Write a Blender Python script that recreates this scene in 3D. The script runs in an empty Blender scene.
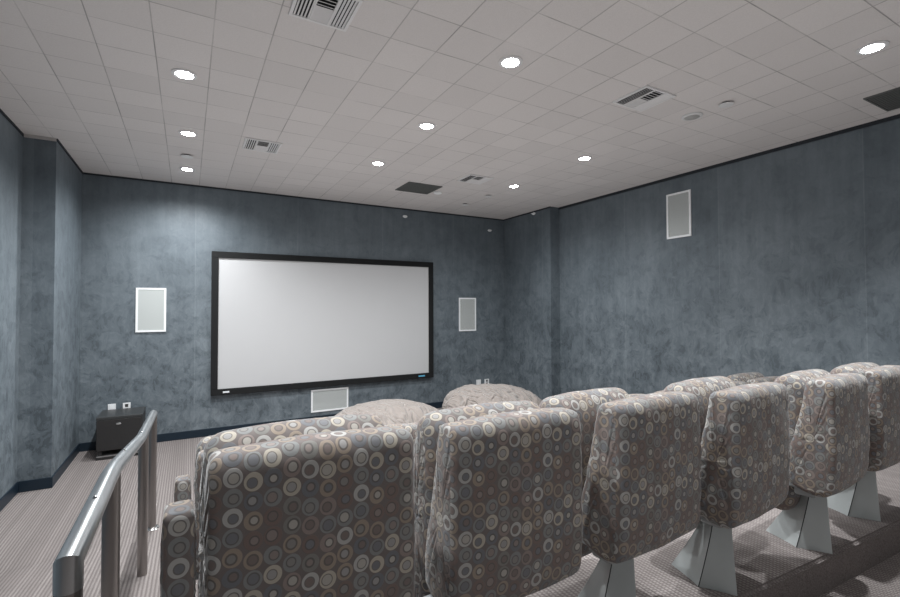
import bpy, bmesh, math, random
from mathutils import Vector, Matrix
random.seed(7)
SC = bpy.context.scene
COL = SC.collection
PI = math.pi
ZO = 1.735            # height of the lens above the front floor; plan measures are taken from the lens

# ------------------------------------------------------------------ helpers
def link(o, parent=None):
    COL.objects.link(o)
    if parent is not None:
        o.parent = parent
    return o

def obj(name, bm, mat, parent=None, smooth=False, auto=None):
    me = bpy.data.meshes.new(name)
    bmesh.ops.recalc_face_normals(bm, faces=bm.faces)
    bm.to_mesh(me); bm.free()
    me.materials.append(mat)
    if smooth or auto:
        for p in me.polygons: p.use_smooth = True
        if auto: me.set_sharp_from_angle(angle=math.radians(auto))
    return link(bpy.data.objects.new(name, me), parent)

def tag(o, label, cat, group=None):
    o['label'] = label; o['category'] = cat
    if group: o['group'] = group
    return o

def struct(o):
    o['kind'] = 'structure'; return o

def thing(name, loc, label, cat, group=None, rot=0):
    o = bpy.data.objects.new(name, None); COL.objects.link(o)
    o.empty_display_size = .1
    o.location = loc; o.rotation_euler = (0, 0, rot)
    return tag(o, label, cat, group)

def box(bm, x0, x1, y0, y1, z0, z1, bevel=0):
    r = bmesh.ops.create_cube(bm, size=1)
    vs = r['verts']
    for v in vs:
        v.co = Vector((x0+(v.co.x+.5)*(x1-x0), y0+(v.co.y+.5)*(y1-y0), z0+(v.co.z+.5)*(z1-z0)))
    if bevel:
        es = list({e for v in vs for e in v.link_edges})
        bmesh.ops.bevel(bm, geom=es, offset=bevel, segments=2, affect='EDGES', profile=.5)
    return bm

def boxbm(*a, **k):
    return box(bmesh.new(), *a, **k)

def disc_bm(segs):
    """lathe about z: list of (r,z)"""
    bm = bmesh.new(); N = 32
    rings = []
    for r, z in segs:
        rings.append([bm.verts.new((r*math.cos(2*PI*i/N), r*math.sin(2*PI*i/N), z)) for i in range(N)])
    for a, b in zip(rings, rings[1:]):
        for i in range(N):
            bm.faces.new((a[i], a[(i+1) % N], b[(i+1) % N], b[i]))
    for rg in (rings[0], rings[-1]):
        bm.faces.new(rg)
    return bm

def tube_bm(pts, r, n=20):
    bm = bmesh.new(); pts = [Vector(p) for p in pts]; rings = []
    for i, p in enumerate(pts):
        t = (pts[min(i+1, len(pts)-1)]-pts[max(i-1, 0)]).normalized()
        a = Vector((1, 0, 0)) if abs(t.x) < .9 else Vector((0, 1, 0))
        u = t.cross(a).normalized(); w = t.cross(u)
        ring = []
        mi = (1, None)
        if 0 < i < len(pts)-1:
            d1 = (p-pts[i-1]).normalized(); d2 = (pts[i+1]-p).normalized()
            t = (d1+d2).normalized(); u = t.cross(a).normalized(); w = t.cross(u)
            ch = max(.2, t.dot(d1)); bend = (d2-d1)
            if bend.length > 1e-4: mi = (1/ch, bend.normalized())
        for k in range(n):
            q = r*(math.cos(2*PI*k/n)*u+math.sin(2*PI*k/n)*w)
            if mi[1] is not None: q += mi[1]*q.dot(mi[1])*(mi[0]-1)
            ring.append(bm.verts.new(p+q))
        rings.append(ring)
    for a, b in zip(rings, rings[1:]):
        for k in range(n):
            bm.faces.new((a[k], a[(k+1) % n], b[(k+1) % n], b[k]))
    bm.faces.new(rings[0]); bm.faces.new(rings[-1])
    return bm

def prism_bm(poly, x0, x1):
    """polygon in the yz plane extruded along x"""
    bm = bmesh.new()
    a = [bm.verts.new((x0, y, z)) for y, z in poly]; b = [bm.verts.new((x1, y, z)) for y, z in poly]
    bm.faces.new(a); bm.faces.new(b)
    for i in range(len(poly)):
        j = (i+1) % len(poly)
        bm.faces.new((a[i], a[j], b[j], b[i]))
    return bm

def plan_bm(poly, z0, z1):
    bm = bmesh.new()
    a = [bm.verts.new((x, y, z0)) for x, y in poly]; b = [bm.verts.new((x, y, z1)) for x, y in poly]
    bm.faces.new(a); bm.faces.new(b)
    for i in range(len(poly)):
        j = (i+1) % len(poly)
        bm.faces.new((a[i], a[j], b[j], b[i]))
    return bm

# ------------------------------------------------------------------ materials
class G:
    def __init__(s, name):
        s.m = bpy.data.materials.new(name); s.m.use_nodes = True
        s.t = s.m.node_tree; s.n = s.t.nodes; s.b = s.n['Principled BSDF']
    def new(s, typ, **kw):
        nd = s.n.new(typ)
        for k, v in kw.items(): setattr(nd, k, v)
        return nd
    def ln(s, a, b): s.t.links.new(a, b)
    def put(s, sock, v):
        if isinstance(v, bpy.types.NodeSocket): s.ln(v, sock)
        else: sock.default_value = v
    def math(s, op, a, b=None, c=None, clamp=False):
        nd = s.new('ShaderNodeMath', operation=op, use_clamp=clamp)
        s.put(nd.inputs[0], a)
        if b is not None: s.put(nd.inputs[1], b)
        if c is not None: s.put(nd.inputs[2], c)
        return nd.outputs[0]
    def mix(s, f, a, b):
        nd = s.new('ShaderNodeMix', data_type='RGBA')
        s.put(nd.inputs[0], f); s.put(nd.inputs[6], a if isinstance(a, bpy.types.NodeSocket) else (*a, 1))
        s.put(nd.inputs[7], b if isinstance(b, bpy.types.NodeSocket) else (*b, 1))
        return nd.outputs[2]
    def noise(s, vec, scale, detail=4, rough=.5, dist=0):
        nd = s.new('ShaderNodeTexNoise'); nd.inputs['Scale'].default_value = scale
        nd.inputs['Detail'].default_value = detail; nd.inputs['Roughness'].default_value = rough
        nd.inputs['Distortion'].default_value = dist
        s.ln(vec, nd.inputs['Vector']); return nd.outputs['Fac']
    def ramp(s, f, stops, interp='LINEAR'):
        nd = s.new('ShaderNodeValToRGB'); cr = nd.color_ramp; cr.interpolation = interp
        while len(cr.elements) < len(stops): cr.elements.new(.5)
        for e, (p, c) in zip(cr.elements, stops):
            e.position = p; e.color = (*c, 1) if len(c) == 3 else c
        s.ln(f, nd.inputs[0]); return nd.outputs[0]
    def rng(s, f, a, b, c=0, d=1):
        nd = s.new('ShaderNodeMapRange'); s.ln(f, nd.inputs[0])
        for i, v in enumerate((a, b, c, d)): nd.inputs[1+i].default_value = v
        return nd.outputs[0]
    def bump(s, h, dist, strength=1):
        nd = s.new('ShaderNodeBump'); nd.inputs['Distance'].default_value = dist
        nd.inputs['Strength'].default_value = strength
        s.ln(h, nd.inputs['Height']); s.ln(nd.outputs[0], s.b.inputs['Normal'])
    def pos(s):
        g = s.new('ShaderNodeNewGeometry'); return g.outputs['Position']
    def sep(s, v):
        nd = s.new('ShaderNodeSeparateXYZ'); s.ln(v, nd.inputs[0]); return nd.outputs
    def comb(s, x, y, z=0.):
        nd = s.new('ShaderNodeCombineXYZ')
        for i, v in enumerate((x, y, z)): s.put(nd.inputs[i], v)
        return nd.outputs[0]
    def set(s, col=None, rough=None, metal=None):
        if col is not None: s.put(s.b.inputs['Base Color'], col if isinstance(col, bpy.types.NodeSocket) else (*col, 1))
        if rough is not None: s.put(s.b.inputs['Roughness'], rough)
        if metal is not None: s.b.inputs['Metallic'].default_value = metal
        return s

def plain(name, col, rough=.6, metal=0, var=.12, scale=30):
    g = G(name)
    n = g.noise(g.pos(), scale, 3)
    d = tuple(c*(1-var) for c in col); e = tuple(min(1, c*(1+var)) for c in col)
    g.set(g.mix(n, d, e), rough, metal)
    return g.m

def m_wall():
    g = G('blue_suede_plaster'); p = g.pos(); x, y, z = g.sep(p)
    along = g.math('ADD', x, y)
    # swept trowel marks: noise warped by a slower noise
    n0 = g.new('ShaderNodeTexNoise'); n0.inputs['Scale'].default_value = 2.2; n0.inputs['Detail'].default_value = 3
    g.ln(p, n0.inputs['Vector'])
    vm = g.new('ShaderNodeVectorMath', operation='MULTIPLY_ADD')
    g.ln(n0.outputs['Color'], vm.inputs[0]); vm.inputs[1].default_value = (.28, .28, .28); g.ln(p, vm.inputs[2])
    big = g.noise(p, 1.3, 5, .6)
    mid = g.noise(vm.outputs[0], 6.0, 6, .64, .4)
    kn = g.new('ShaderNodeMapping'); kn.inputs['Rotation'].default_value = (.5, .6, .7); kn.inputs['Scale'].default_value = (1, 1, .45)
    g.ln(vm.outputs[0], kn.inputs['Vector'])
    fine = g.noise(kn.outputs[0], 26, 4, .6, .6)
    st = g.new('ShaderNodeMapping'); st.inputs['Scale'].default_value = (1, 1, .10); g.ln(p, st.inputs['Vector'])
    streak = g.noise(st.outputs[0], 12, 4, .6)
    # palette-knife patches, plentiful low on the wall, and smoother vertical streaks higher up
    low = g.rng(z, 2.9, .7, 0.22, 1)
    patch = g.math('MULTIPLY', g.rng(mid, .47, .56), g.rng(fine, .40, .58, .25, 1))
    scar = g.math('MULTIPLY', g.rng(mid, .50, .43), g.rng(fine, .46, .56))
    ab = g.math('MULTIPLY', g.math('SUBTRACT', g.math('MULTIPLY', patch, .24), g.math('MULTIPLY', scar, .25)), low)
    s_ = g.math('MULTIPLY', g.math('SUBTRACT', streak, .5), .35)
    f = g.math('ADD', g.math('ADD', ab, s_), g.math('MULTIPLY', big, .66))
    # paper-width panels of slightly different shade, with a seam line
    pw = g.math('DIVIDE', g.math('ADD', along, .836), 1.355)
    wn = g.new('ShaderNodeTexWhiteNoise', noise_dimensions='1D'); g.ln(g.math('FLOOR', pw), wn.inputs['W'])
    f = g.math('ADD', f, g.math('MULTIPLY', g.math('SUBTRACT', wn.outputs['Value'], .5), .14))
    fr = g.math('FRACT', pw)
    seam = g.math('GREATER_THAN', g.math('ABSOLUTE', g.math('SUBTRACT', fr, .5)), .4965)
    f = g.math('ADD', f, g.math('MULTIPLY', g.math('MULTIPLY', seam, g.math('GREATER_THAN', x, -1.2)), .12))
    c = g.ramp(f, [(0.0, (.064, .080, .092)), (.28, (.104, .126, .144)), (.55, (.154, .182, .203)), (.9, (.24, .276, .298))])
    g.set(c, g.rng(f, 0, 1, .62, .45))
    g.bump(f, .004, .5)
    return g.m

def m_ceil():
    g = G('acoustic_ceiling_tile'); x, y, z = g.sep(g.pos())
    fx = g.math('DIVIDE', g.math('ADD', x, .2), .3235); fy = g.math('DIVIDE', g.math('SUBTRACT', y, 1.40), .3225)
    def line(f, w):
        r = g.math('ABSOLUTE', g.math('SUBTRACT', g.math('FRACT', g.math('ADD', f, .5)), .5))
        return g.rng(r, w*.4, w, 1, 0)
    n1 = g.noise(g.pos(), 1.7, 3, .6); n2 = g.noise(g.pos(), 3.1, 3, .6)
    lx = g.math('MULTIPLY', line(fx, .014), g.rng(n1, .34, .66, .25, 1))
    ly = g.math('MULTIPLY', line(fy, .014), g.rng(n2, .34, .66, .15, 1))
    l = g.math('MAXIMUM', lx, ly)
    wn = g.new('ShaderNodeTexWhiteNoise', noise_dimensions='2D'); g.ln(g.comb(g.math('FLOOR', fx), g.math('FLOOR', fy)), wn.inputs['Vector'])
    sp = g.noise(g.pos(), 160, 3, .7)
    base = g.mix(sp, (.62, .585, .57), (.80, .765, .75))
    tone = g.mix(g.math('MULTIPLY', wn.outputs['Value'], .22), base, (.50, .475, .465))
    g.set(g.mix(g.math('MULTIPLY', l, .62), tone, (.13, .12, .12)), .9)
    g.bump(g.math('SUBTRACT', sp, g.math('MULTIPLY', l, 1.5)), .003, .6)
    return g.m

def m_carpet():
    g = G('ribbed_loop_carpet'); x, y, z = g.sep(g.pos())
    wob = g.math('MULTIPLY', g.noise(g.pos(), 30, 2), .004)
    fx = g.math('DIVIDE', g.math('ADD', x, wob), .0215); fy = g.math('DIVIDE', g.math('ADD', y, wob), .016)
    rx = g.math('ABSOLUTE', g.math('SUBTRACT', g.math('FRACT', fx), .5))          # ribs running to the front wall
    ry = g.math('ABSOLUTE', g.math('SUBTRACT', g.math('FRACT', g.math('ADD', fy, g.math('MULTIPLY', g.math('FLOOR', fx), .37))), .5))
    rib = g.math('MULTIPLY', g.rng(rx, .12, .42, 1, .28), g.rng(ry, .28, .47, 1, .25))
    wn = g.new('ShaderNodeTexWhiteNoise', noise_dimensions='1D'); g.ln(g.math('FLOOR', g.math('DIVIDE', fx, 2)), wn.inputs['W'])
    strand = g.rng(wn.outputs['Value'], 0, 1, .75, 1.15)
    n = g.noise(g.pos(), 130, 3, .7); n2 = g.noise(g.pos(), 2.2, 4, .6)
    f = g.math('MULTIPLY', g.math('MULTIPLY', rib, strand), g.rng(n, .3, .7, .75, 1.2))
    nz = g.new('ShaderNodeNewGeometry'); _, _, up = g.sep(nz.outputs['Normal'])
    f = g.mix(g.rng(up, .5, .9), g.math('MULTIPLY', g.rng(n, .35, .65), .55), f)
    c = g.mix(f, (.108, .094, .090), (.30, .27, .26))
    c2 = g.mix(g.math('MULTIPLY', g.rng(n2, .35, .7), .18), c, (.18, .155, .15))
    g.set(c2, .95); g.b.inputs['Specular IOR Level'].default_value = .1
    g.bump(f, .003, .5)
    return g.m

def m_rings():
    g = G('ring_patterned_upholstery')
    uv = g.new('ShaderNodeUVMap'); u, v, _ = g.sep(uv.outputs[0])
    S = .0455
    fu = g.math('DIVIDE', u, S*.98); iu0 = g.math('FLOOR', fu)
    w1 = g.new('ShaderNodeTexWhiteNoise', noise_dimensions='1D'); g.ln(g.math('MODULO', g.math('ADD', iu0, 70), 7), w1.inputs['W'])
    fv = g.math('ADD', g.math('DIVIDE', v, S*1.02), g.math('MULTIPLY', w1.outputs['Value'], .45))
    iv0 = g.math('FLOOR', fv)
    cu = g.math('SUBTRACT', g.math('FRACT', fu), .5); cv = g.math('SUBTRACT', g.math('FRACT', fv), .5)
    iu = g.math('MODULO', g.math('ADD', iu0, 70), 7); iv = g.math('MODULO', g.math('ADD', iv0, 60), 6)
    def wnoise(k):
        w = g.new('ShaderNodeTexWhiteNoise', noise_dimensions='3D'); g.ln(g.comb(iu, iv, k), w.inputs['Vector']); return w.outputs
    A = wnoise(1.5); B = wnoise(9.5); Cc = wnoise(4.2)
    r = g.math('SQRT', g.math('ADD', g.math('POWER', cu, 2), g.math('POWER', cv, 2)))
    bx, by, bz = g.sep(B['Color'])
    ou = g.math('SUBTRACT', cu, g.math('MULTIPLY', g.math('SUBTRACT', bx, .5), .12))
    ov = g.math('SUBTRACT', cv, g.math('MULTIPLY', g.math('SUBTRACT', by, .5), .12))
    ri = g.math('SQRT', g.math('ADD', g.math('POWER', ou, 2), g.math('POWER', ov, 2)))
    outer = g.ramp(A['Value'], [(0, (.42, .38, .315)), (.15, (.39, .385, .37)), (.30, (.19, .20, .20)), (.44, (.145, .098, .085)),
                                (.56, (.23, .18, .163)), (.70, (.115, .125, .142)), (.82, (.27, .215, .165)), (.91, (.17, .168, .155))], 'CONSTANT')
    inner = g.ramp(Cc['Value'], [(0, (.29, .285, .28)), (.22, (.15, .115, .105)), (.40, (.38, .36, .325)), (.58, (.13, .138, .155)),
                                 (.72, (.22, .18, .165)), (.86, (.20, .195, .185))], 'CONSTANT')
    dark = (.062, .055, .054)
    bg = (.118, .098, .094)
    AA = .02
    r1 = g.math('MULTIPLY_ADD', bz, .07, .27)                   # dark ring outer radius
    r2 = g.math('SUBTRACT', r1, g.math('MULTIPLY_ADD', A['Value'], .05, .05))
    def inside(rr, rad):
        d = g.math('SUBTRACT', rad, rr)
        return g.math('MULTIPLY_ADD', d, 1/AA, .5, clamp=True)
    weave = g.noise(uv.outputs[0], 520, 2, .6)
    c = g.mix(inside(r, .482), bg, outer)
    c = g.mix(g.math('MULTIPLY', inside(ri, r1), .85), c, dark)
    c = g.mix(inside(ri, r2), c, inner)
    c = g.mix(g.math('MULTIPLY', weave, .30), c, (.085, .075, .072))
    g.set(g.mix(.06, c, (.85, .79, .74)), .80)
    g.b.inputs['Sheen Weight'].default_value = .22; g.b.inputs['Sheen Roughness'].default_value = .45
    g.b.inputs['Specular IOR Level'].default_value = .25
    h = g.math('ADD', g.math('MULTIPLY', inside(r, .482), .6), g.math('MULTIPLY', weave, .3))
    g.bump(h, .0012, .6)
    return g.m

def m_steel(name, col, rough, ax):
    g = G(name)
    mp = g.new('ShaderNodeMapping'); mp.inputs['Scale'].default_value = ax
    tc = g.new('ShaderNodeTexCoord'); g.ln(tc.outputs['Object'], mp.inputs['Vector'])
    n = g.noise(mp.outputs[0], 60, 4, .6)
    g.set(g.mix(n, tuple(c*.9 for c in col), col), g.rng(n, .3, .7, rough-.02, rough+.05), 1)
    return g.m

def m_emit(name, col, strength):
    g = G(name); g.set(col, .3)
    g.b.inputs['Emission Color'].default_value = (*col, 1); g.b.inputs['Emission Strength'].default_value = strength
    return g.m

def m_grille(name, hole, metal_col, pitch):
    g = G(name)
    tc = g.new('ShaderNodeTexCoord'); x, y, z = g.sep(tc.outputs['Object'])
    a = g.math('ADD', x, y)
    def dot(v): return g.math('ABSOLUTE', g.math('SUBTRACT', g.math('FRACT', g.math('DIVIDE', v, pitch)), .5))
    d = g.math('SQRT', g.math('ADD', g.math('POWER', dot(a), 2), g.math('POWER', dot(z), 2)))
    g.set(g.mix(g.math('LESS_THAN', d, .33), metal_col, hole), .6)
    return g.m

def m_beanbag():
    g = G('beige_microsuede'); n = g.noise(g.pos(), 6, 5, .6, .5); f = g.noise(g.pos(), 180, 2)
    c = g.mix(n, (.20, .172, .155), (.31, .272, .248)); c = g.mix(g.math('MULTIPLY', f, .2), c, (.34, .28, .25))
    g.set(c, .8); g.b.inputs['Sheen Weight'].default_value = .25
    mp = g.new('ShaderNodeMapping'); mp.inputs['Scale'].default_value = (3.2, 1.0, 1.6); mp.inputs['Rotation'].default_value = (.3, .5, .4)
    g.ln(g.pos(), mp.inputs['Vector'])
    k = g.noise(mp.outputs[0], 2.0, 2, .45, 1.0)
    rd = g.math('ABSOLUTE', g.math('SUBTRACT', k, .5))
    g.bump(g.rng(rd, 0, .14), .06, .65)
    return g.m

M = dict(
    wall=m_wall(), ceil=m_ceil(), carpet=m_carpet(), rings=m_rings(),
    baseb=plain('navy_vinyl_base', (.006, .016, .028), .45),
    trim=plain('dark_shadow_trim', (.02, .024, .03), .7),  # near-black colour painting the shade of the wall-to-ceiling gap
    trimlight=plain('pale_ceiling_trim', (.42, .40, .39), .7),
    rail=m_steel('brushed_steel_rail', (.58, .60, .61), .30, (1, .05, 1)),
    post=m_steel('brushed_steel_post', (.34, .32, .31), .33, (1, 1, .05)),
    flange=m_steel('polished_steel', (.7, .7, .7), .18, (1, 1, 1)),
    ped=plain('satin_grey_powder_coat', (.42, .45, .45), .42, 0, .05, 8),
    seam=plain('dark_joint', (.03, .032, .034), .7),
    mech=plain('grey_frame_metal', (.33, .345, .35), .4),
    shellb=plain('black_edge_piping', (.012, .012, .013), .55),
    frame=plain('black_velvet_frame', (.004, .0045, .005), .85),
    screen=plain('matte_screen_fabric', (.51, .51, .515), .85, 0, .015, 3),
    white=plain('white_plastic', (.86, .87, .88), .45, 0, .04),
    cover=plain('outlet_white', (.80, .81, .82), .4, 0, .03),
    sock=plain('socket_dark', (.05, .05, .05), .5),
    grille=m_grille('perforated_grille', (.22, .24, .24), (.52, .54, .53), .006),
    grilleD=plain('white_grille_cloth', (.46, .485, .475), .7, 0, .06, 200),
    sub=plain('black_cabinet_vinyl', (.022, .021, .021), .55, 0, .2, 80),
    subtop=plain('black_cabinet_top', (.035, .037, .038), .38, 0, .2, 60),
    silver=plain('silver_edge', (.5, .5, .5), .3, .8),
    vent=plain('grey_vent_metal', (.74, .73, .73), .5, 0, .05),
    ventdark=plain('vent_throat', (.012, .012, .013), .8),
    retgr=plain('dark_return_grille', (.12, .125, .12), .7, 0, .2, 90),
    lens=m_emit('lit_lamp_lens', (.93, .97, 1.0), 45),
    unlit=plain('unlit_lens', (.42, .41, .40), .4),
    ltrim=plain('lamp_trim_white', (.7, .7, .7), .5, 0, .03),
    bean=m_beanbag(),
    beandark=plain('brown_tab', (.12, .09, .08), .8),
    tagm=plain('pale_tag', (.75, .77, .8), .4),
    tagb=plain('blue_tag', (.12, .42, .62), .4),
)

# ------------------------------------------------------------------ camera
F_PX, YAW, PIT, ROL = 464.6, .5138, .02187, -.0032
c, s = math.cos(YAW), math.sin(YAW)
r0 = Vector((c, -s, 0)); fw = Vector((s*math.cos(PIT), c*math.cos(PIT), math.sin(PIT))); u0 = r0.cross(fw)
R2 = r0*math.cos(ROL)+u0*math.sin(ROL); U2 = -r0*math.sin(ROL)+u0*math.cos(ROL)
cam = bpy.data.objects.new('camera', bpy.data.cameras.new('camera')); COL.objects.link(cam)
cam.data.sensor_width = 36; cam.data.lens = F_PX/900*36; cam.data.clip_start = .05
mw = Matrix((R2, U2, -fw)).transposed().to_4x4(); mw.translation = (0, 0, ZO); cam.matrix_world = mw
SC.camera = cam

# ------------------------------------------------------------------ setting
ZC = 1.7+ZO; ZR = -1.48+ZO; ZA = .435; ZB = .09      # ceiling, rear floor, rear seat platform, front seat platform
XL, XLR, XR, XRR, YC, YF, YB = -1.148, -1.40, 5.256, 5.45, 5.9, 7.21, -3.3
RY0, RY1, XP = 2.1, 4.2, -.06
def S(name, bm, m): return struct(obj(name, bm, m))
S('floor', boxbm(XP, XRR+.2, 1.6, YF+.2, -.2, 0), M['carpet'])
S('floor', boxbm(XLR-.2, XP, RY1, YF+.2, -.2, 0), M['carpet'])
S('floor', prism_bm([(YB, -.2), (RY1, -.2), (RY1, 0), (RY0, ZR), (YB, ZR)], XLR-.2, XP), M['carpet'])
def edgeY(x): return 1.2-.038*(x-2.2)
S('floor', plan_bm([(XP, YB), (XRR+.2, YB), (XRR+.2, edgeY(XRR+.2)+.02), (XP, edgeY(XP)+.02)], 0, ZR), M['carpet'])
def plat(name, poly, z0, z1):
    bm = plan_bm(poly, z0, z1)
    es = [e for e in bm.edges if all(abs(v.co.z-z1) < 1e-5 for v in e.verts)]
    bmesh.ops.bevel(bm, geom=es, offset=.016, segments=3, affect='EDGES')
    return S(name, bm, M['carpet'])
plat('floor', [(XP, edgeY(XP)), (XRR, edgeY(XRR)), (XRR, 2.22), (XP, 2.3)], 0.001, ZA)
plat('floor', [(XP, 2.29), (XRR, 2.21), (XRR, 3.6), (XP, 3.75)], 0.001, ZB)
S('ceiling', boxbm(XLR-.2, XRR+.2, YB-.2, YF+.2, ZC, ZC+.15), M['ceil'])
S('wall_front', boxbm(XLR-.2, XRR+.2, YF, YF+.15, -.2, ZC), M['wall'])
S('wall_left', boxbm(XLR-.15, XLR, YB, YF, -.2, ZC), M['wall'])
S('wall_right', boxbm(XRR, XRR+.15, YB, YF, -.2, ZC), M['wall'])
S('wall_back', boxbm(XLR-.2, XRR+.2, YB-.15, YB, -.2, ZC), M['wall'])
S('wall_left', boxbm(XLR-.01, XL, YC, YF+.01, -.01, ZC+.01), M['wall'])     # projecting pier, left
S('wall_right', boxbm(XR, XRR+.01, YC, YF+.01, -.01, ZC+.01), M['wall'])    # projecting pier, right
bt, bz = .012, .105
def base(name, a): S(name, boxbm(*a, bevel=.003), M['baseb'])
base('baseboard_front', (XL, XR, YF-bt, YF, 0, bz))
base('baseboard_left', (XL, XL+bt, YC-bt, YF-bt, 0, bz))
base('baseboard_left', (XLR+bt, XL, YC-bt, YC, 0, bz))
base('baseboard_left', (XLR, XLR+bt, RY1, YC, 0, bz))
S('baseboard_left', prism_bm([(YB, ZR), (RY0, ZR), (RY1, 0), (RY1, bz), (RY0, ZR+bz), (YB, ZR+bz)], XLR, XLR+bt), M['baseb'])
base('baseboard_right', (XR-bt, XR, YC-bt, YF-bt, 0, bz))
base('baseboard_right', (XR, XRR-bt, YC-bt, YC, 0, bz))
base('baseboard_right', (XRR-bt, XRR, 3.6, YC, 0, bz))
base('baseboard_right', (XRR-bt, XRR, 2.22, 3.6, ZB, ZB+bz))
base('baseboard_right', (XRR-bt, XRR, edgeY(XRR), 2.22, ZA, ZA+bz))
base('baseboard_right', (XRR-bt, XRR, YB, edgeY(XRR)-.01, ZR, ZR+bz))
S('trim_1', boxbm(XRR-.012, XRR, YB, YC, ZC-.035, ZC), M['trim'])  # dark strips along the wall tops stand in for the shadow gap
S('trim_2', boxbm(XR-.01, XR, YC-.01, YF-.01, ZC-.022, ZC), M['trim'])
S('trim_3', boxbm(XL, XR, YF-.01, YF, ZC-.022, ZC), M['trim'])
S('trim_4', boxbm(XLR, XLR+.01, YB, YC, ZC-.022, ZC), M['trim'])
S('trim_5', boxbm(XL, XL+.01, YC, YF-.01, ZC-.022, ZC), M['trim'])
S('trim_6', boxbm(XLR+.01, XL, YC-.012, YC, ZC-.03, ZC), M['trimlight'])

# ------------------------------------------------------------------ downlights
LP = [(-.035, 3.83, 'round lit downlight in the ceiling row above the handrail side, nearest the lens'),
      (-.01, 5.11, 'round lit downlight, middle one of the three on the left of the ceiling'),
      (-.02, 6.42, 'round lit downlight on the left of the ceiling, closest to the front wall'),
      (1.925, 2.55, 'largest lit downlight in the middle of the ceiling, high up in the photo'),
      (1.92, 3.83, 'lit downlight in the middle ceiling row, second from the front wall'),
      (1.92, 5.10, 'lit downlight of the middle ceiling row, left of the dark return grille'),
      (3.90, 3.80, 'lit downlight left of and beyond the slatted diffuser over the right-hand seats'),
      (3.93, 5.15, 'lit downlight on the right side nearest the front wall corner pier'),
      (3.885, 1.255, 'lit downlight at the far right edge of the photo beside a dark grille')]
POWER = 85
def spot(x, y, parent=None, p=POWER, cone=158):
    L = bpy.data.lights.new('downlight_lamp', 'SPOT'); L.energy = p; L.spot_size = math.radians(cone); L.spot_blend = 1.0
    L.shadow_soft_size = .035; L.color = (.96, .985, 1.0)
    o = bpy.data.objects.new('downlight_lamp', L); COL.objects.link(o)
    o.location = (x, y, ZC-.045)
    if parent is not None:
        o.parent = parent; o.location = (0, 0, -.045)
for x, y, lab in LP:
    t = thing('ceiling_downlight', (x, y, ZC), lab, 'ceiling light', 'recessed downlights')
    obj('trim_ring', disc_bm([(.082, 0), (.082, -.006), (.066, -.009), (.058, -.008), (.058, -.002)]), M['ltrim'], t, auto=35)
    obj('lamp_lens', disc_bm([(.057, -.0022), (.057, -.007), (.04, -.013), (.02, -.016)]), M['lens'], t, smooth=True)
    spot(x, y, t, POWER*(1.0 if y > 5 else .8)*(1.5 if x < 1 else 1.0)*(3.0 if y < 2 else 1)*(.72 if x > 3 and y > 2 and y < 5 else 1), 112 if y < 2 else 158)
for x, y, k in [(-.035, 2.55, .9), (-.035, 1.42, 1.3), (1.925, 1.45, 1.7), (-.035, -.1, .05), (1.925, -.1, .05)]:
    spot(x, y, None, POWER*k, 125 if 1 < y < 2 else 158)

t = thing('ceiling_downlight', (3.878, 2.497, ZC), 'unlit round downlight between the slatted diffuser and a small sprinkler cap', 'ceiling light')
obj('trim_ring', disc_bm([(.085, 0), (.085, -.010), (.07, -.016), (.062, -.014), (.062, -.002)]), M['ltrim'], t, auto=35)
obj('lamp_lens', disc_bm([(.061, -.0022), (.061, -.012), (.03, -.02)]), M['unlit'], t, smooth=True)

def cap(x, y, r, lab, name='ceiling_sprinkler'):
    t = thing(name, (x, y, ZC), lab, 'sprinkler cap', 'sprinkler caps in the ceiling')
    obj('neck', disc_bm([(r*.6, 0), (r*.6, -.012)]), M['sock'], t)
    obj('cover_plate', disc_bm([(r*.7, -.012), (r, -.014), (r, -.018), (r*.8, -.021)]), M['ltrim'], t, auto=40)
cap(3.879, 2.199, .055, 'small round sprinkler cap on the ceiling right of the unlit downlight')
cap(-.02, 5.85, .06, 'small round sprinkler cap between the two farthest left downlights')
cap(3.92, 5.77, .06, 'small round ceiling cap just beyond the downlight nearest the right pier')
cap(3.91, 6.42, .06, 'small round ceiling cap closest to the front right corner of the room')
def smoke(x, y, lab):
    tag(obj('ceiling_disc', disc_bm([(.055, 0), (.06, -.02), (.04, -.03)]), M['white'], auto=40), lab, 'detector').location = (x, y, ZC)
smoke(3.16, 5.95, 'small white round ceiling detector touching the corner of the dark return grille')

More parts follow.
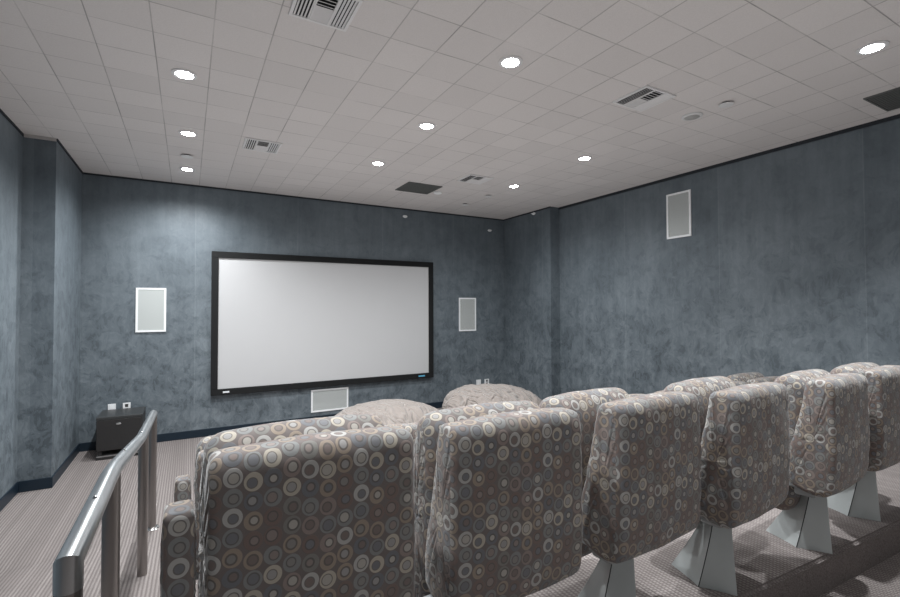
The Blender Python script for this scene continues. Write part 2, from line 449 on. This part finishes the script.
# ------------------------------------------------------------------ ceiling vents
def diffuser(x0, x1, y0, y1, lab):
    w, h = x1-x0, y1-y0
    t = thing('air_diffuser', ((x0+x1)/2, (y0+y1)/2, ZC), lab, 'ceiling vent', 'slatted ceiling diffusers')
    bm = bmesh.new(); fwid = .018; zt, zb = 0, -.012
    hx, hy = w/2, h/2
    box(bm, -hx, hx, -hy, -hy+fwid, zb, zt); box(bm, -hx, hx, hy-fwid, hy, zb, zt)
    box(bm, -hx, -hx+fwid, -hy+fwid, hy-fwid, zb, zt); box(bm, hx-fwid, hx, -hy+fwid, hy-fwid, zb, zt)
    obj('frame', bm, M['vent'], t)
    obj('throat', boxbm(-hx+fwid, hx-fwid, -hy+fwid, hy-fwid, -.003, -.0005), M['ventdark'], t)
    bm = bmesh.new()
    def slat(x, y, lx, ly, tilt, axis):
        r = bmesh.ops.create_cube(bm, size=1)['verts']
        for v in r: v.co = Vector((v.co.x*lx, v.co.y*ly, v.co.z*.0022))
        bmesh.ops.rotate(bm, verts=r, cent=(0, 0, 0), matrix=Matrix.Rotation(tilt, 3, axis))
        for v in r: v.co += Vector((x, y, -.0095))
    ix, iy = hx-fwid, hy-fwid
    x1_, x2_ = -ix*.36, ix*.36
    n = 5
    for k in range(n):
        wd = (ix+x1_)/n
        slat(-ix+wd*(k+.5), 0, wd*.62, 2*iy, -.5, 'Y'); slat(ix-wd*(k+.5), 0, wd*.62, 2*iy, .5, 'Y')
    m = 10
    for k in range(m):
        wd = 2*iy/m
        slat(0, -iy+wd*(k+.5), (x2_-x1_)*.96, wd*.62, .5 if k < m*.45 else -.5, 'X')
    for xx in (x1_, x2_): box(bm, xx-.004, xx+.004, -iy, iy, -.013, -.003)
    obj('louvres', bm, M['vent'], t)
diffuser(.49, .825, 2.42, 2.745, 'slatted ceiling diffuser cut by the top edge of the photo')
diffuser(.485, .83, 4.95, 5.30, 'slatted ceiling diffuser on the left, right of the middle left downlight')
diffuser(3.03, 3.385, 2.31, 2.64, 'slatted ceiling diffuser high over the right-hand seats')
diffuser(3.09, 3.45, 4.95, 5.28, 'slatted ceiling diffuser just beyond the dark return grille')
def retgrille(x0, x1, y0, y1, lab):
    t = thing('return_grille', ((x0+x1)/2, (y0+y1)/2, ZC), lab, 'ceiling grille', 'dark return air grilles')
    hx, hy = (x1-x0)/2, (y1-y0)/2; bm = bmesh.new(); f = .014
    for a in ((-hx, hx, -hy, -hy+f), (-hx, hx, hy-f, hy), (-hx, -hx+f, -hy+f, hy-f), (hx-f, hx, -hy+f, hy-f)):
        box(bm, *a, -.010, 0)
    obj('frame', bm, M['retgr'], t)
    bm = bmesh.new(); n = 26
    for k in range(n):
        yy = -hy+f+(2*hy-2*f)*(k+.5)/n
        box(bm, -hx+f, hx-f, yy-.0055, yy+.0055, -.007, -.003)
    box(bm, -hx+f, hx-f, -hy+f, hy-f, -.003, -.0005)
    obj('fins', bm, M['retgr'], t)
retgrille(2.56, 3.07, 5.64, 6.12, 'dark square return grille in the ceiling above the right end of the screen')
retgrille(4.77, 5.25, 1.13, 1.605, 'dark return grille cut by the right edge of the photo')

# ------------------------------------------------------------------ things on the front wall
def Z(z): return z+ZO
t = thing('projection_screen', (1.99, YF, Z(-.19)), 'large black-framed projection screen on the front wall', 'screen')
hx, hz, fb = 1.71, .992, .085
bm = bmesh.new()
for a in ((-hx, hx, hz-fb, hz), (-hx, hx, -hz, -hz+fb), (-hx, -hx+fb, -hz+fb, hz-fb), (hx-fb, hx, -hz+fb, hz-fb)):
    box(bm, a[0], a[1], -.075, -.02, a[2], a[3], bevel=.006)
obj('frame', bm, M['frame'], t)
obj('screen_fabric', boxbm(-hx+.03, hx-.03, -.052, -.045, -hz+.03, hz-.03), M['screen'], t)
for xx in (-1.2, 1.2):
    obj('wall_bracket', boxbm(xx-.05, xx+.05, -.03, 0, hz-.08, hz-.02), M['frame'], t)
    obj('wall_bracket', boxbm(xx-.05, xx+.05, -.03, 0, -hz+.02, -hz+.08), M['frame'], t)
obj('maker_plate', boxbm(-1.56, -1.48, -.0775, -.0745, -hz+.03, -hz+.052), M['tagm'], t)
obj('maker_plate', boxbm(1.42, 1.54, -.0775, -.0745, -hz+.03, -hz+.052), M['tagb'], t)

def inwall(loc, w, h, rot, lab, gmat):
    t = thing('wall_speaker', loc, lab, 'speaker', None, rot)
    bm = bmesh.new(); f = .024
    for a in ((-w/2, w/2, h/2-f, h/2), (-w/2, w/2, -h/2, -h/2+f), (-w/2, -w/2+f, -h/2+f, h/2-f), (w/2-f, w/2, -h/2+f, h/2-f)):
        box(bm, a[0], a[1], -.014, 0, a[2], a[3])
    obj('frame', bm, M['white'], t)
    bm = boxbm(-w/2+f, w/2-f, -.010, -.001, -h/2+f, h/2-f)
    obj('grille', bm, gmat, t)
inwall((-.417, YF, Z(-.004)), .335, .575, 0, 'white rectangular in-wall speaker left of the projection screen', M['grilleD'])
inwall((4.43, YF, Z(-.105)), .36, .603, 0, 'white-framed in-wall speaker right of the projection screen', M['grille'])
inwall((1.928, YF, Z(-1.40)), .575, .34, 0, 'wide white-framed speaker grille low under the screen', M['grille'])
inwall((XRR, 3.705, Z(1.186)), .335, .58, -PI/2, 'white-framed in-wall speaker high on the right wall', M['grille'])

def outlet(x, z, lab, duplex, w=.082, h=.12):
    t = thing('outlet_plate', (x, YF, z), lab, 'wall outlet', 'white outlet plates')
    obj('cover', boxbm(-w/2, w/2, -.008, 0, -h/2, h/2, bevel=.002), M['cover'], t)
    bm = bmesh.new()
    if duplex:
        box(bm, -.018, .018, -.010, -.0075, -.045, .045)
        obj('switch_insert', bm, M['white'], t)
    else:
        obj('socket', boxbm(-.017, .017, -.010, -.0075, -.045, -.008), M['sock'], t)
        obj('socket', boxbm(-.017, .017, -.010, -.0075, .008, .045), M['sock'], t)
outlet(-.822, Z(-1.245), 'left one of two white wall plates above the black subwoofer', True)
outlet(-.668, Z(-1.245), 'right one of two white wall plates above the black subwoofer', False)
outlet(4.665, Z(-1.365), 'left one of two white wall plates just above the taller beanbag', True, .1)
outlet(4.845, Z(-1.365), 'right one of two white wall plates just above the taller beanbag', False, .1)

def sidesprinkler(loc, rot, lab):
    t = thing('wall_sprinkler', loc, lab, 'sprinkler', 'sidewall sprinklers', rot)
    bm = disc_bm([(.042, 0), (.042, .008), (.03, .014)]); bmesh.ops.rotate(bm, verts=bm.verts, cent=(0, 0, 0), matrix=Matrix.Rotation(PI/2, 3, 'X'))
    for v in bm.verts: v.co.z *= .55
    obj('escutcheon', bm, M['white'], t, auto=40)
    obj('deflector', boxbm(-.022, .022, -.05, -.013, -.006, .004, bevel=.002), M['white'], t)
sidesprinkler((3.197, YF, Z(1.566)), 0, 'small white sprinkler on the front wall above the right end of the screen')
sidesprinkler((4.926, YF, Z(1.466)), 0, 'small white sprinkler on the front wall beside the right corner')
sidesprinkler((XR, 6.32, Z(1.655)), -PI/2, 'small white sprinkler at the top of the right pier')

# ------------------------------------------------------------------ subwoofer
t = thing('subwoofer', (-.685, 6.92, 0), 'black cube subwoofer on the carpet in the front left corner', 'subwoofer')
w, d = .222, .24
obj('body', boxbm(-w, w, -d, d, .10, .455, bevel=.006), M['sub'], t)
obj('top_panel', boxbm(-w-.002, w+.002, -d-.002, d+.002, .455, .49, bevel=.006), M['subtop'], t)
for sx in (-1, 1):
    for sy in (-1, 1): obj('foot', boxbm(sx*.19-.02, sx*.19+.02, sy*.2-.02, sy*.2+.02, .04, .10), M['sub'], t)
obj('base_plate', boxbm(-w, w, -d, d, .0, .034, bevel=.004), M['sub'], t)
obj('base_edge', boxbm(-w+.002, w-.002, -d+.002, d-.002, .034, .042), M['silver'], t)
bm = disc_bm([(.026, 0), (.026, .004), (.02, .006)]); bmesh.ops.rotate(bm, verts=bm.verts, cent=(0, 0, 0), matrix=Matrix.Rotation(PI/2, 3, 'X'))
for v in bm.verts: v.co.z = v.co.z*.4+.40; v.co.y -= d; v.co.x += -.01
obj('badge', bm, M['silver'], t)

# ------------------------------------------------------------------ handrail
t = thing('handrail', (-.234, 2.9, 0), 'brushed steel handrail with four posts along the left aisle', 'handrail')
rr = .028
tops = [(1.374, -.554), (1.7, -.554), (1.98, -.554), (2.06, -.557), (2.14, -.564), (2.24, -.577), (3.25, -.722), (3.36, -.735), (3.5, -.744), (4.44, -.806)]
path = [(0, 1.374-2.9, -.554-rr-.06+ZO)]+[(0, y-2.9, z-rr+ZO) for y, z in tops]
obj('top_rail', tube_bm(path, rr, 28), M['rail'], t, auto=50)
def flz(y): return ZR if y < RY0 else (0 if y > RY1 else ZR*(RY1-y)/(RY1-RY0))
def topz(y):
    for (a, za), (b, zb) in zip(tops, tops[1:]):
        if a <= y <= b: return za+(zb-za)*(y-a)/(b-a)+ZO
for y in (1.374, 2.07, 3.49, 4.405):
    p = obj('post', tube_bm([(0, y-2.9, flz(y)), (0, y-2.9, topz(y)-rr-(.03 if y < 1.4 else .004))], rr*(.97 if y < 1.4 else .985), 28), M['post'], t, auto=50)
    if y < 4: continue
    bm = disc_bm([(.052, -.004), (.052, .006), (.044, .014), (.03, .018)])
    for v in bm.verts: v.co += Vector((0, y-2.9, flz(y)))
    obj('floor_flange', bm, M['flange'], p, auto=40)
for y in (1.72, 2.45, 3.35):
    bm = bmesh.new()
    r = bmesh.ops.create_icosphere(bm, subdivisions=2, radius=.006)['verts']
    for v in r: v.co += Vector((0, y-2.9, topz(y)+.001))
    obj('rail_screw', bm, M['flange'], t, smooth=True)

# ------------------------------------------------------------------ seats
def chaikin(P, n=3):
    for _ in range(n):
        Q = []
        for i in range(len(P)):
            a, b = Vector(P[i]), Vector(P[(i+1) % len(P)])
            Q += [a*.75+b*.25, a*.25+b*.75]
        P = Q
    return P
def resample(P, n):
    L = [0]
    for i in range(len(P)): L.append(L[-1]+(P[(i+1) % len(P)]-P[i]).length)
    out = []; j = 0
    for k in range(n):
        d = L[-1]*k/n
        while L[j+1] < d: j += 1
        f = (d-L[j])/(L[j+1]-L[j]); out.append(P[j]*(1-f)+P[(j+1) % len(P)]*f)
    return out, L[-1]

def cushion(W, prof, rend, bulge=.012, ruffle=.006, n=84, seed=0, flare=0):
    """upholstered slab: closed yz profile swept across x with rounded, gathered ends"""
    rnd = random.Random(seed)
    P = chaikin([Vector(p) for p in prof], 3)
    P, per = resample(P, n)
    cen = sum(P, Vector((0, 0)))/n
    N = []
    area = sum(P[i].x*P[(i+1) % n].y-P[(i+1) % n].x*P[i].y for i in range(n))
    for i in range(n):
        tv = P[(i+1) % n]-P[i-1]; nv = Vector((tv.y, -tv.x)).normalized()
        N.append(nv if area > 0 else -nv)
    ys = [p.x for p in P]; zs = [p.y for p in P]
    zmin, zmax = min(zs), max(zs)
    H = W/2
    st = []   # (x, inset, cap blend)
    st.append((-H-.003, rend, .96)); st.append((-H-.003, rend, .75)); st.append((-H-.003, rend, .5)); st.append((-H-.003, rend, .25))
    for k in range(6):
        a = PI/2*k/5; st.append((-H+rend-rend*math.cos(a), rend*(1-math.sin(a)), 0))
    m = 16
    mid = [(-H+rend+(W-2*rend)*k/m, 0, 0) for k in range(1, m)]
    st = st+mid+[(-x, i, b) for x, i, b in reversed(st)]
    ph = [rnd.uniform(0, 6.28) for _ in range(8)]
    bm = bmesh.new(); uvl = bm.loops.layers.uv.new('UVMap')
    rows = []; UV = {}
    for si, (x, ins, bl) in enumerate(st):
        row = []
        for i in range(n):
            q = P[i]-N[i]*ins
            med = cen
            q = q*(1-bl)+med*bl
            xx = x
            rel = x/H
            # crown and fabric wrinkles
            cw = 1-min(1, abs(rel))**2
            out = bulge*cw
            tz = (q.y-zmin)/(zmax-zmin)
            edge = max(0, abs(rel)-.72)/.28
            wr = .55*(.0022*math.sin(70*q.y+ph[0]+9*rel)+.0016*math.sin(43*q.y-13*x+ph[1]))*(.25+edge)+.0008*math.sin(26*x+19*q.y+ph[2])
            q2 = q+N[i]*(out+wr)*(1-bl)
            if abs(rel) > .9:
                sg = 1 if x > 0 else -1
                rf = ruffle*(1.8 if bl > 0 else .8)*(1-bl*bl)*(math.sin(170*q.y+ph[3]+2*math.sin(31*q.y+ph[4])+25*q.x)+.6*math.sin(251*q.y+40*q.x+ph[5]))*(.35+.65*(.5+.5*math.sin(11*q.y+ph[6])))
                xx += sg*rf*min(1, (abs(rel)-.9)/.1)*(1 if bl > 0 else .5)
                xx += sg*flare*(1-tz)
            row.append(bm.verts.new((xx, q2.x, q2.y)))
            UV[row[-1]] = (x, per*i/n, q2.x, q2.y)
        rows.append(row)
    uacc = [0]
    for a, b in zip(st, st[1:]): uacc.append(uacc[-1]+math.hypot(b[0]-a[0], b[1]-a[1]))
    sh = seed*.0137
    for si in range(len(st)-1):
        capf = st[si][2] > 0 or st[si+1][2] > 0
        for i in range(n):
            j = (i+1) % n
            f = bm.faces.new((rows[si][i], rows[si][j], rows[si+1][j], rows[si+1][i]))
            for l, (ss, ii, wrap) in zip(f.loops, ((si, i, 0), (si, j, i+1 == n), (si+1, j, i+1 == n), (si+1, i, 0))):
                if capf:
                    _, _, qy, qz = UV[rows[ss][ii]]
                    l[uvl].uv = (qy+3+sh, qz+.0)
                else:
                    l[uvl].uv = (uacc[ss]+sh, per*(ii/n+(1 if wrap else 0)))
    for rw in (rows[0], rows[-1]):
        f = bm.faces.new(rw)
        for l in f.loops: l[uvl].uv = (l.vert.co.y+3+sh, l.vert.co.z)
    return bm

def back_bm(W, seed):
    prof = [(.205, .39), (.11, .36), (.035, .362), (.006, .41), (-.004, .62), (.0, .86), (.002, .942), (.05, .950), (.115, .945), (.125, .87), (.165, .68), (.215, .50)]
    return cushion(W, prof, .024, 0.010, .0026, seed=seed, flare=.004)
def seat_bm(W, seed):
    prof = [(.265, .23), (.225, .34), (.20, .55), (.185, .80), (.195, .925), (.25, .968), (.32, .955), (.365, .86), (.40, .60), (.42, .38), (.405, .25), (.33, .21)]
    return cushion(W, prof, .055, .012, .004, seed=seed+50)
def arm_bm(seed):
    bm = cushion(.062, [(.0, .36), (-.003, .5), (.0, .84), (.006, .838), (.06, .842), (.10, .835), (.108, .6), (.1, .36), (.05, .34)], .012, .001, .001, seed=seed+90)
    return bm

def pedestal_bm(top=.31):
    bm = bmesh.new(); rows = []
    L = 10
    for k in range(L+1):
        f = k/L; z = top*f
        e = (1-f)**1.15
        y0 = .075+.02*(1-e); y1 = .225+.165*e; ym = .155+.055*e; hw = .048+.028*e
        ring = []
        for a in range(6):       # left facets rear -> mid -> front, slightly hollow
            q = a/6; yy, xx = (y0+(ym-y0)*q, -hw*q*(1-.10*math.sin(PI*q)))
            ring.append((xx, yy))
        for a in range(6):
            q = a/6; ring.append((-hw*(1-q)*(1-.10*math.sin(PI*q)), ym+(y1-ym)*q))
        for a in range(6):
            q = a/6; ring.append((hw*q*(1-.10*math.sin(PI*q)), y1+(ym-y1)*q))
        for a in range(6):
            q = a/6; ring.append((hw*(1-q)*(1-.10*math.sin(PI*q)), ym+(y0-ym)*q))
        rows.append([bm.verts.new((x, y, z)) for x, y in ring])
    n = len(rows[0])
    for a, b in zip(rows, rows[1:]):
        for i in range(n): bm.faces.new((a[i], a[(i+1) % n], b[(i+1) % n], b[i]))
    bm.faces.new(rows[0]); bm.faces.new(rows[-1])
    seam = []
    for sg in (-1, 1):
        pts = []
        for k in range(L+1):
            f = k/L; e = (1-f)**1.15
            pts.append((sg*(.048+.028*e), .155+.055*e, top*f))
        seam.append(pts)
    return bm, seam

def move(bm, dx=0, dy=0, dz=0):
    for v in bm.verts: v.co += Vector((dx, dy, dz))
    return bm

mesh_cache = {}
def part(name, key, build, mat, parent, loc=(0, 0, 0), smooth=True, auto=None):
    if key not in mesh_cache:
        o = obj(name, build(), mat, parent, smooth, auto); mesh_cache[key] = o.data
    else:
        o = link(bpy.data.objects.new(name, mesh_cache[key]), parent)
    o.location = loc
    return o

def seat(x, y, z, ang, W, lab, group, sd, seat_dy=0, seat_dz=0, ped_dx=0, arm=False, seat_dx=0):
    """x,y is the left corner of the rear face of the backrest"""
    a = math.radians(ang)
    cx, cy = x+W/2*math.cos(a), y+W/2*math.sin(a)
    t = thing('theater_seat', (cx, cy, z), lab, 'theater seat', group, a)
    sdm = sd % 4
    part('backrest', ('b', W, sdm), lambda: back_bm(W, sdm), M['rings'], t)
    part('seat_cushion', ('s', W, sdm), lambda: seat_bm(W+.01, sdm), M['rings'], t, (seat_dx, seat_dy, seat_dz))
    bw = .31 if sd < 2 else .2
    fr = part('frame_beam', ('f', bw), lambda: boxbm(-bw, bw, .10, .20, .305, .355, bevel=.012), M['mech'], t, (0, 0, 0), False)
    for sx in (-.2, .2):
        part('seat_bracket', ('k',), lambda: boxbm(-.02, .02, .09, .36, .345, .42, bevel=.008), M['mech'], t, (sx, 0, 0), False)
    pb, seam = pedestal_bm()
    if ('p',) in mesh_cache: pb.free(); pb = None
    p = part('pedestal', ('p',), lambda: pb, M['ped'], t, (ped_dx, 0, 0), True, 28)
    for i in (0, 1):
        q = part('seam', ('pm', i), lambda: tube_bm(seam[i], .0022, 6), M['seam'], p)
    if arm:
        part('armrest', ('a',), lambda: arm_bm(3), M['rings'], t, (-W/2-.06, 0, 0))
    return t

GA, GB = 'ring-patterned seats of the back row', 'ring-patterned seats of the front row'
RA = [ # x, y, ang, W, z drop, seat_dy, seat_dz, seat_dx, ped_dx, arm, label
 (.046, 1.22, 0.0, .53, .000, 0.0, -.018, 0, -.05, True, 'ring-patterned theater seat with a raised armrest, at the handrail end of the near row'),
 (.690, 1.20, -.5, .52, -.008, .02, -.03, .03, -.06, False, 'ring-patterned theater seat second from the handrail in the near row'),
 (1.368, 1.17, 3.0, .53, -.010, .12, -.045, 0, -.07, False, 'ring-patterned theater seat third from the handrail in the near row'),
 (2.030, 1.13, 4.0, .53, -.020, .05, -.02, .05, -.12, False, 'ring-patterned theater seat fourth from the handrail in the near row, left side gathered'),
 (2.780, 1.08, 4.0, .53, -.020, -.03, -.02, .085, -.07, False, 'ring-patterned theater seat fifth from the handrail, second from the right in the near row'),
 (3.470, 1.115, 2.0, .53, -.022, -.04, -.02, .12, -.06, False, 'ring-patterned theater seat cut by the right edge of the photo'),
]
for i, (x, y, ang, W, dz, sy, sz, sx, pdx, arm, lab) in enumerate(RA):
    t = seat(x, y, ZA, ang, W, lab, GA, i, sy, sz, pdx, arm, sx)
    for ch in t.children:
        if ch.name.split('.')[0] in ('backrest', 'seat_cushion', 'armrest'): ch.location.z += dz
ORD = ['first', 'second', 'third', 'fourth', 'fifth', 'sixth', 'seventh', 'eighth']
for k in range(8):
    x = .045+.668*k; y = 2.54-.017*k
    t = seat(x, y, ZB, -1.4, .53, 'front-row ring-patterned seat mostly hidden behind the near row, %s from the handrail side' % ORD[k], GB, k+1, .0, .0, 0, k == 0)
    if 0 < k < 7:                                       # seat tipped down
        for ch in t.children:
            if ch.name.startswith('seat_cushion'):
                a = math.radians(-84); hy_, hz_ = .30, .37
                ch.rotation_euler = (a, 0, 0)
                ch.location = (0, hy_-(hy_*math.cos(a)-hz_*math.sin(a))+.02, hz_-(hy_*math.sin(a)+hz_*math.cos(a))+.09)

# ------------------------------------------------------------------ beanbags
from mathutils import noise as mn
def beanbag(loc, rx, ry, h, lab, seed, peak, wr=1.0):
    bm = bmesh.new(); NU, NV = 200, 90; rows = []
    for j in range(NV+1):
        f = j/NV                      # 0 crown .. 1 underside centre
        row = []
        for i in range(NU):
            a = 2*PI*i/NU; th = f*PI
            zz = math.cos(th)*.5+.5
            rad = math.sin(th)**.85 if f < .5 else math.sin(th)**.4
            up = zz**1.15
            nx, ny = math.cos(a), math.sin(a)
            lob = 1+.10*mn.noise((nx*1.3+seed, ny*1.3, 0))
            x = rx*rad*lob*nx+peak[0]*up**1.3; y = ry*rad*lob*ny+peak[1]*up**1.3
            z = h*up
            P = Vector((x*2.2+seed, y*2.2, z*2.2))
            # creases: ridged noise stretched along directions that run down from the crown
            w1 = mn.noise(P*.9)*1.5
            r1 = 1-abs(mn.noise(Vector((x*5.5+z*4+w1+seed, y*2.0, (x-z)*1.2))))*2
            r2 = 1-abs(mn.noise(Vector((x*9-z*7+w1, y*3+seed, z*2.0))))*2
            big = mn.noise(P*.6)
            fold = wr*(.038*(r1-.5)+.022*(r2-.5))*math.sin(th)**.5+.05*big*math.sin(th)
            if f >= .5: fold *= max(0, 1-(f-.5)*4)
            n3 = Vector((nx*math.sin(th), ny*math.sin(th), max(.0, math.cos(th)))).normalized() if th > 0 else Vector((0, 0, 1))
            p = Vector((x, y, z))+n3*fold
            p.z = max(0, p.z)
            row.append(bm.verts.new(p))
        rows.append(row)
    for a, b in zip(rows, rows[1:]):
        for i in range(NU): bm.faces.new((a[i], a[(i+1) % NU], b[(i+1) % NU], b[i]))
    bmesh.ops.remove_doubles(bm, verts=bm.verts, dist=.0008)
    t = thing('beanbag', loc, lab, 'beanbag', 'beige beanbags by the screen')
    obj('cover', bm, M['bean'], t, smooth=True)
    return t
beanbag((3.86, 5.35, 0), .80, .62, .665, 'taller creased beige beanbag on the floor near the right front corner', 4, (-.26, .05))
beanbag((2.16, 5.45, 0), .82, .62, .56, 'lower smooth beige beanbag in front of the speaker grille under the screen', 9, (.05, .05), .35)

# ------------------------------------------------------------------ light and output
w = bpy.data.worlds.new('world'); SC.world = w; w.use_nodes = True
w.node_tree.nodes['Background'].inputs[0].default_value = (1, 1, 1, 1)
w.node_tree.nodes['Background'].inputs[1].default_value = .03
SC.cycles.use_fast_gi = True; SC.cycles.fast_gi_method = 'ADD'
w.light_settings.distance = 2.6; w.light_settings.ao_factor = .152
SC.view_settings.view_transform = 'Standard'; SC.view_settings.look = 'None'
SC.view_settings.gamma = 1; SC.view_settings.use_curve_mapping = False
SC.view_settings.exposure = 0.6
SC.cycles.max_bounces = 10; SC.cycles.diffuse_bounces = 6
